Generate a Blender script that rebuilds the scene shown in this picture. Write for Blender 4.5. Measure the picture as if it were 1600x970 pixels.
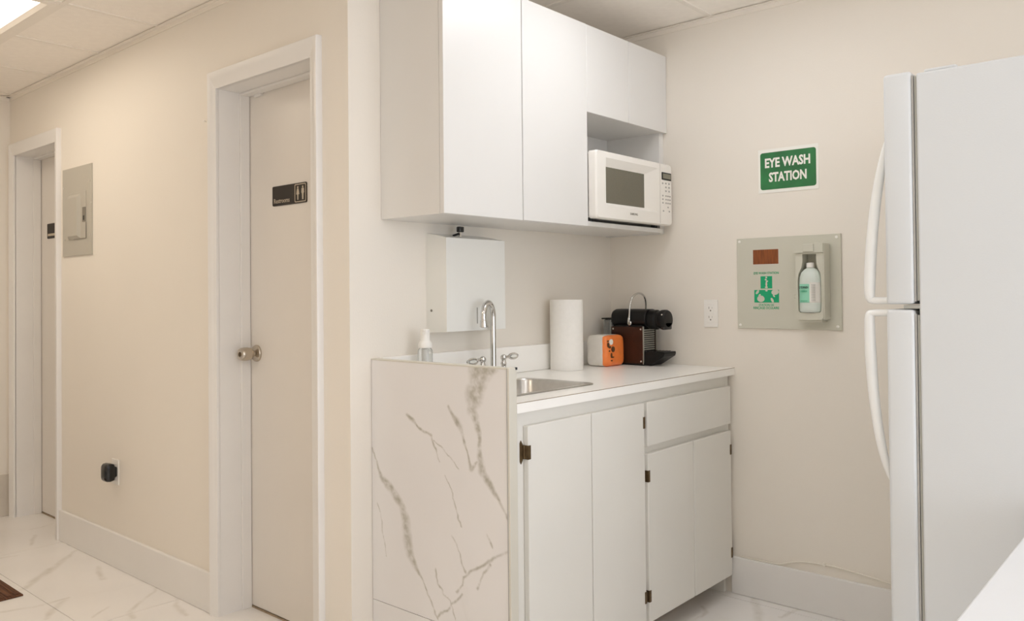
import bpy, bmesh, math, random
import numpy as np
from mathutils import Vector, Matrix, noise
random.seed(7)
scene = bpy.context.scene
for _o in list(bpy.data.objects): bpy.data.objects.remove(_o)
COL = scene.collection
R = math.radians

# ------------------------------------------------------------------ camera
cam_d = bpy.data.cameras.new('camera'); cam = bpy.data.objects.new('camera', cam_d); COL.objects.link(cam)
cam_d.sensor_fit = 'HORIZONTAL'; cam_d.sensor_width = 36.0
cam_d.lens = 1281.03 * 36.0 / 1600.0
cam_d.shift_y = -43.77 / 1600.0
cam_d.clip_start = 0.05; cam_d.clip_end = 60
cam.matrix_world = (Matrix.Translation((-1.6397, -2.1185, 1.225)) @ Matrix.Rotation(R(-48.9494), 4, 'Z')
                    @ Matrix.Rotation(R(90.7683), 4, 'X') @ Matrix.Rotation(R(-0.5444), 4, 'Z'))
scene.camera = cam

# ------------------------------------------------------------------ world, exposure, light levels
world = bpy.data.worlds.new('world'); scene.world = world; world.use_nodes = True
world.node_tree.nodes['Background'].inputs[0].default_value = (0.95, 0.99, 1.07, 1)
world.node_tree.nodes['Background'].inputs[1].default_value = 3.6
scene.cycles.diffuse_bounces = 10; scene.cycles.max_bounces = 14
vs = scene.view_settings
vs.view_transform = 'Standard'; vs.look = 'None'; vs.gamma = 1.0; vs.use_curve_mapping = False
vs.exposure = -0.01
scene.display_settings.display_device = 'sRGB'
# ceiling panels, the first seen, the rest assumed out of view to light the room: (x0, x1, y0, y1, colour, strength, label)
WARM = (1.0, 0.88, 0.73); NEUT = (0.98, 1.0, 1.04)
PANELS = [
    (-0.96, -0.385, 1.27, 2.42, WARM, 5.8, 'square white ceiling light panel at the top left above the corridor'),
    (-0.96, -0.385, -2.18, -1.03, NEUT, 2.5, 'added ceiling light panel, unseen, above the open floor left of the white table'),
    (0.0, 0.343, -1.67, -0.52, NEUT, 1, 'narrow ceiling light panel in front of the upper cabinets'),
    (0.343, 0.918, -1.095, -0.52, NEUT, 7.2, 'square ceiling light panel above the base cabinet doors'),
    (-2.11, -1.535, -0.455, 0.695, WARM, 6.2, 'ceiling light panel at the mouth of the corridor'),
    (-2.11, -1.535, -3.905, -2.755, NEUT, 6, 'added ceiling light panel, unseen, in the back left corner of the room'),
]
# daylight fill: an added, unseen, unglazed opening in the wall behind the camera (x0, x1, z0, z1), with a light portal for clean sampling
WIN = (-2.0, 1.2, 0.5, 2.25)
WIN_Y = -4.3
pd_ = bpy.data.lights.new('daylight_portal', 'AREA'); pd_.shape = 'RECTANGLE'; pd_.size = WIN[1]-WIN[0]; pd_.size_y = WIN[3]-WIN[2]
po_ = bpy.data.objects.new('daylight_portal', pd_); COL.objects.link(po_)
po_.location = ((WIN[0]+WIN[1])/2, WIN_Y-.05, (WIN[2]+WIN[3])/2); po_.rotation_euler = (R(90), 0, 0)
pd_.cycles.is_portal = True

# ------------------------------------------------------------------ helpers
ORG = {}
def tag(o, label, cat=None, group=None, kind=None):
    if label: o['label'] = label
    if cat: o['category'] = cat
    if group: o['group'] = group
    if kind: o['kind'] = kind
    return o
def thing(name, label, cat, loc, group=None, kind=None):
    o = bpy.data.objects.new(name, None); COL.objects.link(o); o.location = loc
    o.empty_display_size = 0.05; ORG[o] = Vector(loc)
    return tag(o, label, cat, group, kind)
def obj(name, bm, mat, parent=None, smooth=False, loc=None):
    if isinstance(bm, bmesh.types.BMesh):
        bmesh.ops.recalc_face_normals(bm, faces=bm.faces)
        me = bpy.data.meshes.new(name); bm.to_mesh(me); bm.free()
    else: me = bm
    off = ORG[parent] if parent is not None else Vector(loc or (0, 0, 0))
    me.transform(Matrix.Translation(-off))
    if mat is not None: me.materials.append(mat)
    if smooth:
        for p in me.polygons: p.use_smooth = True
        try: me.set_sharp_from_angle(angle=R(38 if smooth is True else smooth))
        except Exception: pass
    o = bpy.data.objects.new(name, me); COL.objects.link(o)
    if parent is not None: o.parent = parent
    else: o.location = off
    ORG[o] = off.copy()
    return o
def B(*boxes, b=0.0, seg=2):
    bm = bmesh.new()
    for x0, x1, y0, y1, z0, z1 in boxes: box(bm, x0, x1, y0, y1, z0, z1, b, seg)
    return bm
def box(bm, x0, x1, y0, y1, z0, z1, b=0.0, seg=2):
    x0, x1 = min(x0, x1), max(x0, x1); y0, y1 = min(y0, y1), max(y0, y1); z0, z1 = min(z0, z1), max(z0, z1)
    r = bmesh.ops.create_cube(bm, size=1.0, matrix=Matrix.Translation(((x0+x1)/2, (y0+y1)/2, (z0+z1)/2)) @ Matrix.Diagonal((x1-x0, y1-y0, z1-z0, 1)))
    if b > 0:
        es = list({e for v in r['verts'] for e in v.link_edges})
        bmesh.ops.bevel(bm, geom=es, offset=min(b, 0.45*min(x1-x0, y1-y0, z1-z0)), segments=seg, profile=0.5, affect='EDGES')
def loft(bm, loops, cap0=True, cap1=True, closed=False):
    vl = [[bm.verts.new(p) for p in lp] for lp in loops]
    n = len(vl[0]); m = len(vl)
    for i in range(m if closed else m-1):
        a, c = vl[i], vl[(i+1) % m]
        for j in range(n):
            try: bm.faces.new((a[j], a[(j+1) % n], c[(j+1) % n], c[j]))
            except ValueError: pass
    if not closed:
        if cap0: bm.faces.new(list(reversed(vl[0])))
        if cap1: bm.faces.new(vl[-1])
    return vl
def frame_of(d):
    d = Vector(d).normalized(); u = d.orthogonal().normalized(); return d, u, d.cross(u)
def lathe(bm, prof, base, axis=(0, 0, 1), n=24, sx=1.0, sy=1.0, udir=None):
    """prof: (radius, height along axis)"""
    d = Vector(axis).normalized()
    u = Vector(udir) if udir else d.orthogonal().normalized(); w = d.cross(u)
    base = Vector(base)
    loops = [[base + d*h + u*(max(r, 1e-5)*sx*math.cos(2*math.pi*k/n)) + w*(max(r, 1e-5)*sy*math.sin(2*math.pi*k/n)) for k in range(n)] for r, h in prof]
    loft(bm, loops)
def cyl(bm, p0, p1, r0, r1=None, n=16):
    p0, p1 = Vector(p0), Vector(p1)
    lathe(bm, [(r0, 0), (r0 if r1 is None else r1, (p1-p0).length)], p0, p1-p0, n)
def spline(pts, k=8):
    pts = [Vector(p) for p in pts]; out = []
    P = [pts[0]] + pts + [pts[-1]]
    for i in range(1, len(P)-2):
        for s in range(k):
            t = s/k; a, b, c, d = P[i-1], P[i], P[i+1], P[i+2]
            out.append(0.5*((2*b) + (c-a)*t + (2*a-5*b+4*c-d)*t*t + (3*b-a-3*c+d)*t**3))
    out.append(pts[-1]); return out
def tube(bm, pts, r, n=10, flat=1.0, up=None):
    """round or oval tube along points; r number or list; flat scales second axis"""
    pts = [Vector(p) for p in pts]; m = len(pts)
    rr = r if isinstance(r, (list, tuple)) else [r]*m
    u = None; loops = []
    for i, p in enumerate(pts):
        d = (pts[min(i+1, m-1)] - pts[max(i-1, 0)]).normalized()
        if up is not None: u = Vector(up); u = (u - d*u.dot(d)).normalized()
        elif u is None: u = d.orthogonal().normalized()
        else: u = (u - d*u.dot(d)).normalized()
        w = d.cross(u)
        loops.append([p + u*(rr[i]*math.cos(2*math.pi*k/n)) + w*(rr[i]*flat*math.sin(2*math.pi*k/n)) for k in range(n)])
    loft(bm, loops)
def rrect(cx, cy, hx, hy, r, n=5):
    """rounded rectangle, 4*n points, counterclockwise"""
    out = []
    for (sx, sy, a0) in ((1, 1, 0), (-1, 1, 90), (-1, -1, 180), (1, -1, 270)):
        for k in range(n):
            a = R(a0 + 90*k/(n-1)); out.append((cx + sx*(hx-r) + r*math.cos(a), cy + sy*(hy-r) + r*math.sin(a)))
    return out
def slab(bm, pts2, fn, t0, t1):
    """extrude 2-D outline: fn(a, b, t) -> 3-D point"""
    loft(bm, [[fn(a, b, t0) for a, b in pts2], [fn(a, b, t1) for a, b in pts2]])
def rim(bm, outer, inner, fn, t0, t1):
    loft(bm, [[fn(a, b, t1) for a, b in outer], [fn(a, b, t1) for a, b in inner], [fn(a, b, t0) for a, b in inner], [fn(a, b, t0) for a, b in outer]], closed=True)
FX = lambda x: (lambda a, b, t: Vector((x - t, a, b)))      # on a wall facing -X: a = y, b = z, t outwards
FY = lambda y: (lambda a, b, t: Vector((a, y - t, b)))      # facing -Y: a = x, b = z
FZ = lambda z: (lambda a, b, t: Vector((a, b, z + t)))
def ellipsoid(bm, c, rx, ry, rz, u=16, v=10):
    bmesh.ops.create_uvsphere(bm, u_segments=u, v_segments=v, radius=1.0, matrix=Matrix.Translation(c) @ Matrix.Diagonal((rx, ry, rz, 1)))
def text(name, s, mat, parent, face, plane, a0, a1, b0, b1, bold=0.0, thick=0.0006):
    """lettering fitted to a rectangle on a wall ('X' facing -X: a = y from left a0 to right a1; 'Y' facing -Y: a = x)"""
    cu = bpy.data.curves.new(name, 'FONT'); cu.body = s; cu.size = 1.0; cu.offset = bold; cu.extrude = 0.001; cu.resolution_u = 2
    if '\n' in s: cu.align_x = 'CENTER'
    to = bpy.data.objects.new(name, cu); COL.objects.link(to)
    dg = bpy.context.evaluated_depsgraph_get(); dg.update()
    me = bpy.data.meshes.new_from_object(to.evaluated_get(dg)); bpy.data.objects.remove(to); bpy.data.curves.remove(cu)
    co = np.zeros(len(me.vertices)*3); me.vertices.foreach_get('co', co); co = co.reshape(-1, 3)
    mn, mx = co.min(0), co.max(0); f = (co - mn)/np.maximum(mx - mn, 1e-9)
    a = a0 + f[:, 0]*(a1-a0); b = b0 + f[:, 1]*(b1-b0); t = f[:, 2]*thick
    new = np.stack([plane - t, a, b], 1) if face == 'X' else np.stack([a, plane - t, b], 1)
    me.vertices.foreach_set('co', new.ravel()); me.update(); me.materials.clear()
    return obj(name, me, mat, parent)

# ------------------------------------------------------------------ materials
def mat(name, col, rough=0.5, metal=0.0, var=0.0, scale=6.0, bump=0.0, bscale=120.0, spec=0.5, trans=0.0, coat=0.0, emit=None, es=0.0):
    m = bpy.data.materials.new(name); m.use_nodes = True; nt = m.node_tree; p = nt.nodes['Principled BSDF']
    p.inputs['Base Color'].default_value = (*col, 1); p.inputs['Roughness'].default_value = rough; p.inputs['Metallic'].default_value = metal
    p.inputs['Specular IOR Level'].default_value = spec; p.inputs['Transmission Weight'].default_value = trans; p.inputs['Coat Weight'].default_value = coat
    if emit: p.inputs['Emission Color'].default_value = (*emit, 1); p.inputs['Emission Strength'].default_value = es
    tc = nt.nodes.new('ShaderNodeTexCoord')
    if var > 0:
        n = nt.nodes.new('ShaderNodeTexNoise'); n.inputs['Scale'].default_value = scale; n.inputs['Detail'].default_value = 3
        nt.links.new(tc.outputs['Object'], n.inputs['Vector'])
        r = nt.nodes.new('ShaderNodeValToRGB'); r.color_ramp.elements[0].position = 0.3; r.color_ramp.elements[1].position = 0.7
        r.color_ramp.elements[0].color = (*[c*(1-var) for c in col], 1); r.color_ramp.elements[1].color = (*[min(1, c*(1+var)) for c in col], 1)
        nt.links.new(n.outputs['Fac'], r.inputs['Fac']); nt.links.new(r.outputs['Color'], p.inputs['Base Color'])
    if bump > 0:
        n2 = nt.nodes.new('ShaderNodeTexNoise'); n2.inputs['Scale'].default_value = bscale; n2.inputs['Detail'].default_value = 2
        nt.links.new(tc.outputs['Object'], n2.inputs['Vector'])
        bp = nt.nodes.new('ShaderNodeBump'); bp.inputs['Strength'].default_value = bump; bp.inputs['Distance'].default_value = 0.002
        nt.links.new(n2.outputs['Fac'], bp.inputs['Height']); nt.links.new(bp.outputs['Normal'], p.inputs['Normal'])
    return m
def marble(name, base, vein, rough, attr=True, fine=0.35, fscale=1.6):
    m = bpy.data.materials.new(name); m.use_nodes = True; nt = m.node_tree; L = nt.links.new; p = nt.nodes['Principled BSDF']
    p.inputs['Roughness'].default_value = rough
    geo = nt.nodes.new('ShaderNodeNewGeometry')
    n1 = nt.nodes.new('ShaderNodeTexNoise'); n1.inputs['Scale'].default_value = fscale; n1.inputs['Detail'].default_value = 6; n1.inputs['Distortion'].default_value = 0.6
    L(geo.outputs['Position'], n1.inputs['Vector'])
    s = nt.nodes.new('ShaderNodeMath'); s.operation = 'SUBTRACT'; s.inputs[1].default_value = 0.5; L(n1.outputs['Fac'], s.inputs[0])
    ab = nt.nodes.new('ShaderNodeMath'); ab.operation = 'ABSOLUTE'; L(s.outputs[0], ab.inputs[0])
    mr = nt.nodes.new('ShaderNodeMapRange'); mr.inputs['From Min'].default_value = 0.0; mr.inputs['From Max'].default_value = 0.022; mr.inputs['To Min'].default_value = fine; mr.inputs['To Max'].default_value = 0.0
    L(ab.outputs[0], mr.inputs['Value'])
    n2 = nt.nodes.new('ShaderNodeTexNoise'); n2.inputs['Scale'].default_value = 1.3; n2.inputs['Detail'].default_value = 1; L(geo.outputs['Position'], n2.inputs['Vector'])
    mr2 = nt.nodes.new('ShaderNodeMapRange'); mr2.inputs['From Min'].default_value = 0.48; mr2.inputs['From Max'].default_value = 0.62; L(n2.outputs['Fac'], mr2.inputs['Value'])
    mul = nt.nodes.new('ShaderNodeMath'); mul.operation = 'MULTIPLY'; L(mr.outputs[0], mul.inputs[0]); L(mr2.outputs[0], mul.inputs[1])
    fac = mul.outputs[0]
    if attr:
        at = nt.nodes.new('ShaderNodeAttribute'); at.attribute_name = 'vein'
        mx = nt.nodes.new('ShaderNodeMath'); mx.operation = 'MAXIMUM'; L(at.outputs['Fac'], mx.inputs[0]); L(fac, mx.inputs[1]); fac = mx.outputs[0]
    n3 = nt.nodes.new('ShaderNodeTexNoise'); n3.inputs['Scale'].default_value = 2.2; n3.inputs['Detail'].default_value = 3; L(geo.outputs['Position'], n3.inputs['Vector'])
    r3 = nt.nodes.new('ShaderNodeValToRGB'); r3.color_ramp.elements[0].position = 0.35; r3.color_ramp.elements[1].position = 0.65
    r3.color_ramp.elements[0].color = (*[c*0.955 for c in base], 1); r3.color_ramp.elements[1].color = (*base, 1); L(n3.outputs['Fac'], r3.inputs['Fac'])
    mix = nt.nodes.new('ShaderNodeMixRGB'); L(fac, mix.inputs['Fac']); L(r3.outputs['Color'], mix.inputs['Color1']); mix.inputs['Color2'].default_value = (*vein, 1)
    L(mix.outputs['Color'], p.inputs['Base Color'])
    return m
def wood(name, c0, c1, axis_scale=(1, 12, 12), rough=0.5):
    m = bpy.data.materials.new(name); m.use_nodes = True; nt = m.node_tree; L = nt.links.new; p = nt.nodes['Principled BSDF']; p.inputs['Roughness'].default_value = rough
    tc = nt.nodes.new('ShaderNodeTexCoord'); mp = nt.nodes.new('ShaderNodeMapping'); mp.inputs['Scale'].default_value = axis_scale; L(tc.outputs['Object'], mp.inputs['Vector'])
    n = nt.nodes.new('ShaderNodeTexNoise'); n.inputs['Scale'].default_value = 6; n.inputs['Detail'].default_value = 4; L(mp.outputs[0], n.inputs['Vector'])
    r = nt.nodes.new('ShaderNodeValToRGB'); r.color_ramp.elements[0].position = 0.35; r.color_ramp.elements[1].position = 0.65
    r.color_ramp.elements[0].color = (*c0, 1); r.color_ramp.elements[1].color = (*c1, 1); L(n.outputs['Fac'], r.inputs['Fac']); L(r.outputs['Color'], p.inputs['Base Color'])
    return m
M = dict(
    wall=mat('beige_paint', (0.80, 0.755, 0.685), 0.55, var=0.012, scale=1.2, bump=0.12, bscale=160),
    ceil=mat('ceiling_tile', (0.90, 0.85, 0.785), 0.9, var=0.02, scale=30, bump=0.25, bscale=220),
    grid=mat('ceiling_grid_metal', (0.84, 0.79, 0.72), 0.6, var=0.01),
    trim=mat('white_trim_paint', (0.785, 0.77, 0.75), 0.4, var=0.01, bump=0.05),
    door=mat('white_door_paint', (0.74, 0.705, 0.66), 0.38, var=0.012, scale=3, bump=0.05),
    cab=mat('white_cabinet_laminate', (0.72, 0.71, 0.69), 0.3, var=0.008, scale=2),
    base=mat('painted_base_cabinet', (0.76, 0.745, 0.70), 0.38, var=0.012, scale=4, bump=0.05),
    top=mat('white_counter_laminate', (0.92, 0.905, 0.87), 0.28, var=0.01, scale=8),
    seam=mat('laminate_seam', (0.33, 0.27, 0.19), 0.7, var=0.05),
    edge=mat('cream_edge_trim', (0.63, 0.605, 0.53), 0.45, var=0.01),
    kick=wood('wood_and_shade_brown', (0.27, 0.20, 0.13), (0.36, 0.28, 0.19), (1, 12, 12), 0.7),  # brown holds the shade under the base cabinet; also the door thresholds
    mwline=mat('microwave_line', (0.60, 0.57, 0.52), 0.4, var=0.02),
    grout=mat('grout', (0.68, 0.64, 0.58), 0.9, var=0.03),
    floor=marble('floor_marble', (0.84, 0.82, 0.80), (0.60, 0.565, 0.51), 0.16, fine=0.10),
    panel=marble('panel_marble', (0.77, 0.755, 0.75), (0.40, 0.38, 0.32), 0.3, fine=0.06),
    skirt=marble('skirting_marble', (0.62, 0.57, 0.50), (0.34, 0.30, 0.25), 0.3, attr=False, fine=0.8, fscale=5),
    fridge=mat('fridge_enamel', (0.67, 0.695, 0.71), 0.35, var=0.006, scale=2, bump=0.1, bscale=260),
    handle=mat('fridge_handle_plastic', (0.84, 0.85, 0.84), 0.3, var=0.005),
    gasket=mat('grey_gasket', (0.40, 0.40, 0.36), 0.6, var=0.03),
    dark=mat('dark_matte', (0.05, 0.045, 0.04), 0.7, var=0.05),  # near-black brown of the catch plate and fridge plinth
    chrome=mat('chrome', (0.64, 0.63, 0.61), 0.08, 1.0, var=0.01),
    steel=mat('brushed_steel', (0.60, 0.58, 0.55), 0.28, 1.0, var=0.04, scale=60),
    nickel=mat('satin_nickel', (0.56, 0.50, 0.42), 0.25, 1.0, var=0.02),
    bronze=mat('antique_bronze', (0.13, 0.085, 0.04), 0.4, 0.6, var=0.2, scale=80),
    black=mat('black_plastic', (0.007, 0.0065, 0.006), 0.4, var=0.1, spec=0.25),
    blacks=mat('glossy_black_plastic', (0.008, 0.008, 0.008), 0.15, var=0.1),
    choc=mat('chocolate_side_panel', (0.045, 0.015, 0.008), 0.35, var=0.12, scale=40, spec=0.25),
    silver=mat('silver_slats', (0.45, 0.44, 0.40), 0.35, 0.7, var=0.03),
    clear=mat('clear_plastic', (0.90, 0.93, 0.92), 0.12, trans=0.9, var=0.01),
    soap=mat('frosted_clear_plastic', (0.95, 0.97, 0.96), 0.15, trans=0.9, var=0.01),
    white=mat('white_plastic', (0.84, 0.82, 0.78), 0.35, var=0.006),
    mw=mat('microwave_white', (0.84, 0.815, 0.77), 0.3, var=0.006),
    mwglass=mat('microwave_window', (0.135, 0.125, 0.09), 0.12, var=0.06, scale=300),
    lcd=mat('lcd_grey', (0.22, 0.21, 0.16), 0.25, var=0.03),
    grey=mat('print_grey', (0.42, 0.41, 0.39), 0.6, var=0.04),
    disp=mat('white_enamel_steel', (0.80, 0.80, 0.765), 0.35, var=0.008),
    paper=mat('paper_towel', (0.86, 0.84, 0.80), 0.95, var=0.015, scale=60, bump=0.4, bscale=300),
    wrap=mat('white_film_wrap', (0.80, 0.77, 0.71), 0.35, var=0.04, scale=25, bump=0.5, bscale=40),
    orange=mat('orange_film_wrap', (0.90, 0.24, 0.055), 0.35, var=0.06, scale=30, bump=0.5, bscale=40),
    brownp=mat('brown_print', (0.10, 0.045, 0.015), 0.6, var=0.1),
    sgreen=mat('sign_green', (0.015, 0.16, 0.045), 0.3, var=0.22, scale=14),
    swhite=mat('sign_white', (0.86, 0.85, 0.80), 0.45, var=0.01),
    station=mat('station_grey_plastic', (0.585, 0.575, 0.49), 0.4, var=0.012, bump=0.06),
    igreen=mat('station_green_print', (0.0, 0.36, 0.155), 0.5, var=0.04),
    amber=wood('amber_window', (0.18, 0.045, 0.007), (0.28, 0.075, 0.012), (1, 30, 3), 0.35),
    bottle=mat('bottle_translucent', (0.78, 0.85, 0.79), 0.3, trans=0.2, var=0.01),
    mint=mat('mint_label', (0.30, 0.68, 0.50), 0.5, var=0.03),
    labelw=mat('white_label', (0.78, 0.76, 0.71), 0.5, var=0.01),
    sblack=mat('dark_sign_plastic', (0.020, 0.013, 0.007), 0.6, var=0.08),
    stext=mat('sign_cream_print', (0.50, 0.43, 0.33), 0.5, var=0.03),
    egrey=mat('grey_panel_enamel', (0.46, 0.435, 0.375), 0.42, var=0.012, bump=0.05),
    egreyd=mat('panel_latch_grey', (0.20, 0.18, 0.145), 0.5, var=0.05),
    table=mat('white_table_laminate', (0.74, 0.76, 0.79), 0.25, var=0.005),
    mat_=wood('brown_door_mat', (0.045, 0.016, 0.006), (0.15, 0.055, 0.018), (30, 1.2, 1), 0.8),
    cable=mat('white_cable', (0.80, 0.76, 0.68), 0.5, var=0.01),
    rubber=mat('dark_rubber', (0.03, 0.03, 0.03), 0.7, var=0.05),
)

# ------------------------------------------------------------------ room shell
W, H = 1.4806, 2.3669
XL, YB, YE = -2.9, -4.3, 3.09           # far left wall, wall behind the camera, corridor end wall
D1, D2, DZ = (0.19, 0.803), (2.40, 3.0), 2.024
def struct(name, bm, m, label, parent=None):
    o = obj(name, bm, m, parent)
    if parent is None: tag(o, label, kind='structure')
    return o
j = 0.02
struct('wall_left', B((0, .17, 0, D1[0]-j, 0, H+.1), (0, .17, D1[1]+j, D2[0]-j, 0, H+.1), (0, .17, D2[1]+j, YE+.1, 0, H+.1),
       (0, .17, D1[0]-j, D1[1]+j, DZ+j, H+.1), (0, .17, D2[0]-j, D2[1]+j, DZ+j, H+.1)), M['wall'], 'beige painted corridor wall holding the two white doors')
struct('wall_back', B((.17, W+.1, 0, .1, 0, H+.1)), M['wall'], 'beige kitchen wall behind the counter and upper cabinets')
struct('wall_right', B((W, W+.1, YB, 0, 0, H+.1)), M['wall'], 'beige wall with the green eye wash sign')
struct('wall_end', B((XL, 0, YE, YE+.1, 0, H+.1)), M['wall'], 'narrow beige wall at the far end of the corridor')
struct('wall_far_left', B((XL-.1, XL, YB, YE+.1, 0, H+.1)), M['wall'], 'beige wall on the far side of the room, out of view')
struct('wall_behind', B((XL-.1, WIN[0], YB-.1, YB, 0, H+.1), (WIN[1], W+.1, YB-.1, YB, 0, H+.1), (WIN[0], WIN[1], YB-.1, YB, 0, WIN[2]), (WIN[0], WIN[1], YB-.1, YB, WIN[3], H+.1)), M['wall'], 'beige wall with an added wide daylight opening behind the camera, out of view')
struct('added_window_1', B((WIN[0], WIN[0]+.05, YB-.08, YB-.02, WIN[2], WIN[3]), (WIN[1]-.05, WIN[1], YB-.08, YB-.02, WIN[2], WIN[3]), (WIN[0]+.05, WIN[1]-.05, YB-.08, YB-.02, WIN[2], WIN[2]+.05), (WIN[0]+.05, WIN[1]-.05, YB-.08, YB-.02, WIN[3]-.05, WIN[3]), ((WIN[0]+WIN[1])/2-.02, (WIN[0]+WIN[1])/2+.02, YB-.08, YB-.02, WIN[2]+.05, WIN[3]-.05)), M['trim'], 'added white window frame, unseen behind the camera, around the daylight opening')  # frame of the opening added to let in frontal daylight

# floor: sub-base plus marble tiles
flo = struct('floor', B((XL-.1, W+.1, YB-.1, YE+.1, -.06, -.0125)), M['grout'], 'glossy white marble tile floor with soft grey veins')
FV = [[(-0.027,2.107,.0066),(-0.189,1.922,.0154),(-0.279,1.831,.0176),(-0.384,1.722,.011)],[(-0.002,1.308,.0066),(-0.064,1.24,.0066),(-0.154,1.169,.0077),(-0.201,1.126,.011),(-0.217,1.051,.0088)],[(-0.018,1.093,.0088),(-0.055,1.049,.011),(-0.085,0.918,.0088)],[(-0.305,1.47,.0066),(-0.424,1.466,.0088),(-0.533,1.514,.0088)],[(-0.321,1.444,.011),(-0.404,1.358,.0132),(-0.444,1.298,.0088)],[(-0.234,1.237,.0044),(-0.324,1.18,.0055)],[(-0.054,2.554,.0088),(-0.133,2.369,.0088)],[(-0.054,1.777,.0088),(-0.114,1.595,.0132)],[(-0.238,2.238,.0044),(-0.306,2.26,.0044)],[(0.081,2.696,.0044),(-0.03,2.675,.0044)],[(1.258,-.559,.006),(1.22,-.595,.0072),(1.17,-.613,.006),(1.115,-.607,.0048)],[(1.465,-.676,.0132),(1.373,-.737,.0154),(1.273,-.79,.0154)],[(1.502,-.863,.0066),(1.346,-.837,.0066)]]
def veins(A, Bc, lines, amp=0.012, freq=14.0, soft=0.6, gain=1.0):
    """vein strength at points (A, Bc): distance to hand-laid polylines, roughened by noise"""
    A = np.asarray(A, float); Bc = np.asarray(Bc, float); n = len(A)
    dx = np.empty(n); dy = np.empty(n); mo = np.empty(n)
    for i in range(n):
        p = Vector((A[i]*freq, Bc[i]*freq, 1.7)); dx[i] = noise.noise(p)+.5*noise.noise(p*2.7); dy[i] = noise.noise(p+Vector((31, 7, 3)))+.5*noise.noise(p*2.7+Vector((3, 17, 5)))
        mo[i] = 0.66 + 0.62*noise.noise(p*1.9+Vector((9, 4, 11)))+.35*noise.noise(p*5.3)
    a = A + amp*dx; b = Bc + amp*dy; out = np.zeros(n)
    for pl in lines:
        for (x0, y0, w0), (x1, y1, w1) in zip(pl[:-1], pl[1:]):
            ex, ey = x1-x0, y1-y0; L2 = ex*ex+ey*ey+1e-12
            t = np.clip(((a-x0)*ex+(b-y0)*ey)/L2, 0, 1); d = np.hypot(a-x0-t*ex, b-y0-t*ey); w = w0+(w1-w0)*t
            out = np.maximum(out, np.clip(1.0-(d/w-(1-soft))/(2*soft), 0, 1))
    return np.clip(out*np.clip(mo, .15, 1.0)*gain, 0, 1)
def grid_plate(name, fn, a0, a1, b0, b1, t, res, lines, m, parent, gain, amp, freq):
    """plate of thickness t whose face is a fine grid carrying the vein values"""
    na, nb = max(2, int(abs(a1-a0)/res)), max(2, int(abs(b1-b0)/res))
    ga = np.linspace(a0, a1, na+1); gb = np.linspace(b0, b1, nb+1); AA, BB = np.meshgrid(ga, gb, indexing='ij'); AA = AA.ravel(); BB = BB.ravel()
    vs_ = [tuple(fn(a, b, t)) for a, b in zip(AA, BB)]; I = lambda i, k: i*(nb+1)+k
    fs = [(I(i, k), I(i+1, k), I(i+1, k+1), I(i, k+1)) for i in range(na) for k in range(nb)]
    ring = [I(i, 0) for i in range(na+1)]+[I(na, k) for k in range(1, nb+1)]+[I(i, nb) for i in range(na-1, -1, -1)]+[I(0, k) for k in range(nb-1, 0, -1)]
    n0 = len(vs_); vs_ += [tuple(fn(AA[r], BB[r], 0)) for r in ring]; nr = len(ring)
    fs += [(ring[k], n0+k, n0+(k+1) % nr, ring[(k+1) % nr]) for k in range(nr)]
    me = bpy.data.meshes.new(name); me.from_pydata(vs_, [], fs); me.update()
    bm = bmesh.new(); bm.from_mesh(me); bmesh.ops.recalc_face_normals(bm, faces=bm.faces); bm.to_mesh(me); bm.free()
    at = me.attributes.new('vein', 'FLOAT', 'POINT'); v = veins(AA, BB, lines, amp, freq, gain=gain)
    at.data.foreach_set('value', np.concatenate([v, v[ring]]).astype(np.float32))
    return obj(name, me, m, parent)
g = 0.0012
tx = [XL, -2.78, -2.18, -1.58, -.98, -.38, .22, .82, 1.42, W]; ty = [YB, -3.7, -2.5, -1.3, -.1, 1.1, 2.3, YE]
for i in range(len(tx)-1):
    for k in range(len(ty)-1):
        x0, x1, y0, y1 = tx[i]+g, tx[i+1]-g, ty[k]+g, ty[k+1]-g
        if x0 > 0.2 and y0 > -.2: continue
        near = (x1 > -.7 and x0 < .3 and y1 > .7) or (x1 > .9 and y1 > -1.4 and y0 < -.1)
        grid_plate('floor_tile', FZ(-.0125), x0, x1, y0, y1, .0125, .008 if near else .6, FV if near else [], M['floor'], flo, .62, .012, 11.0)

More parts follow.
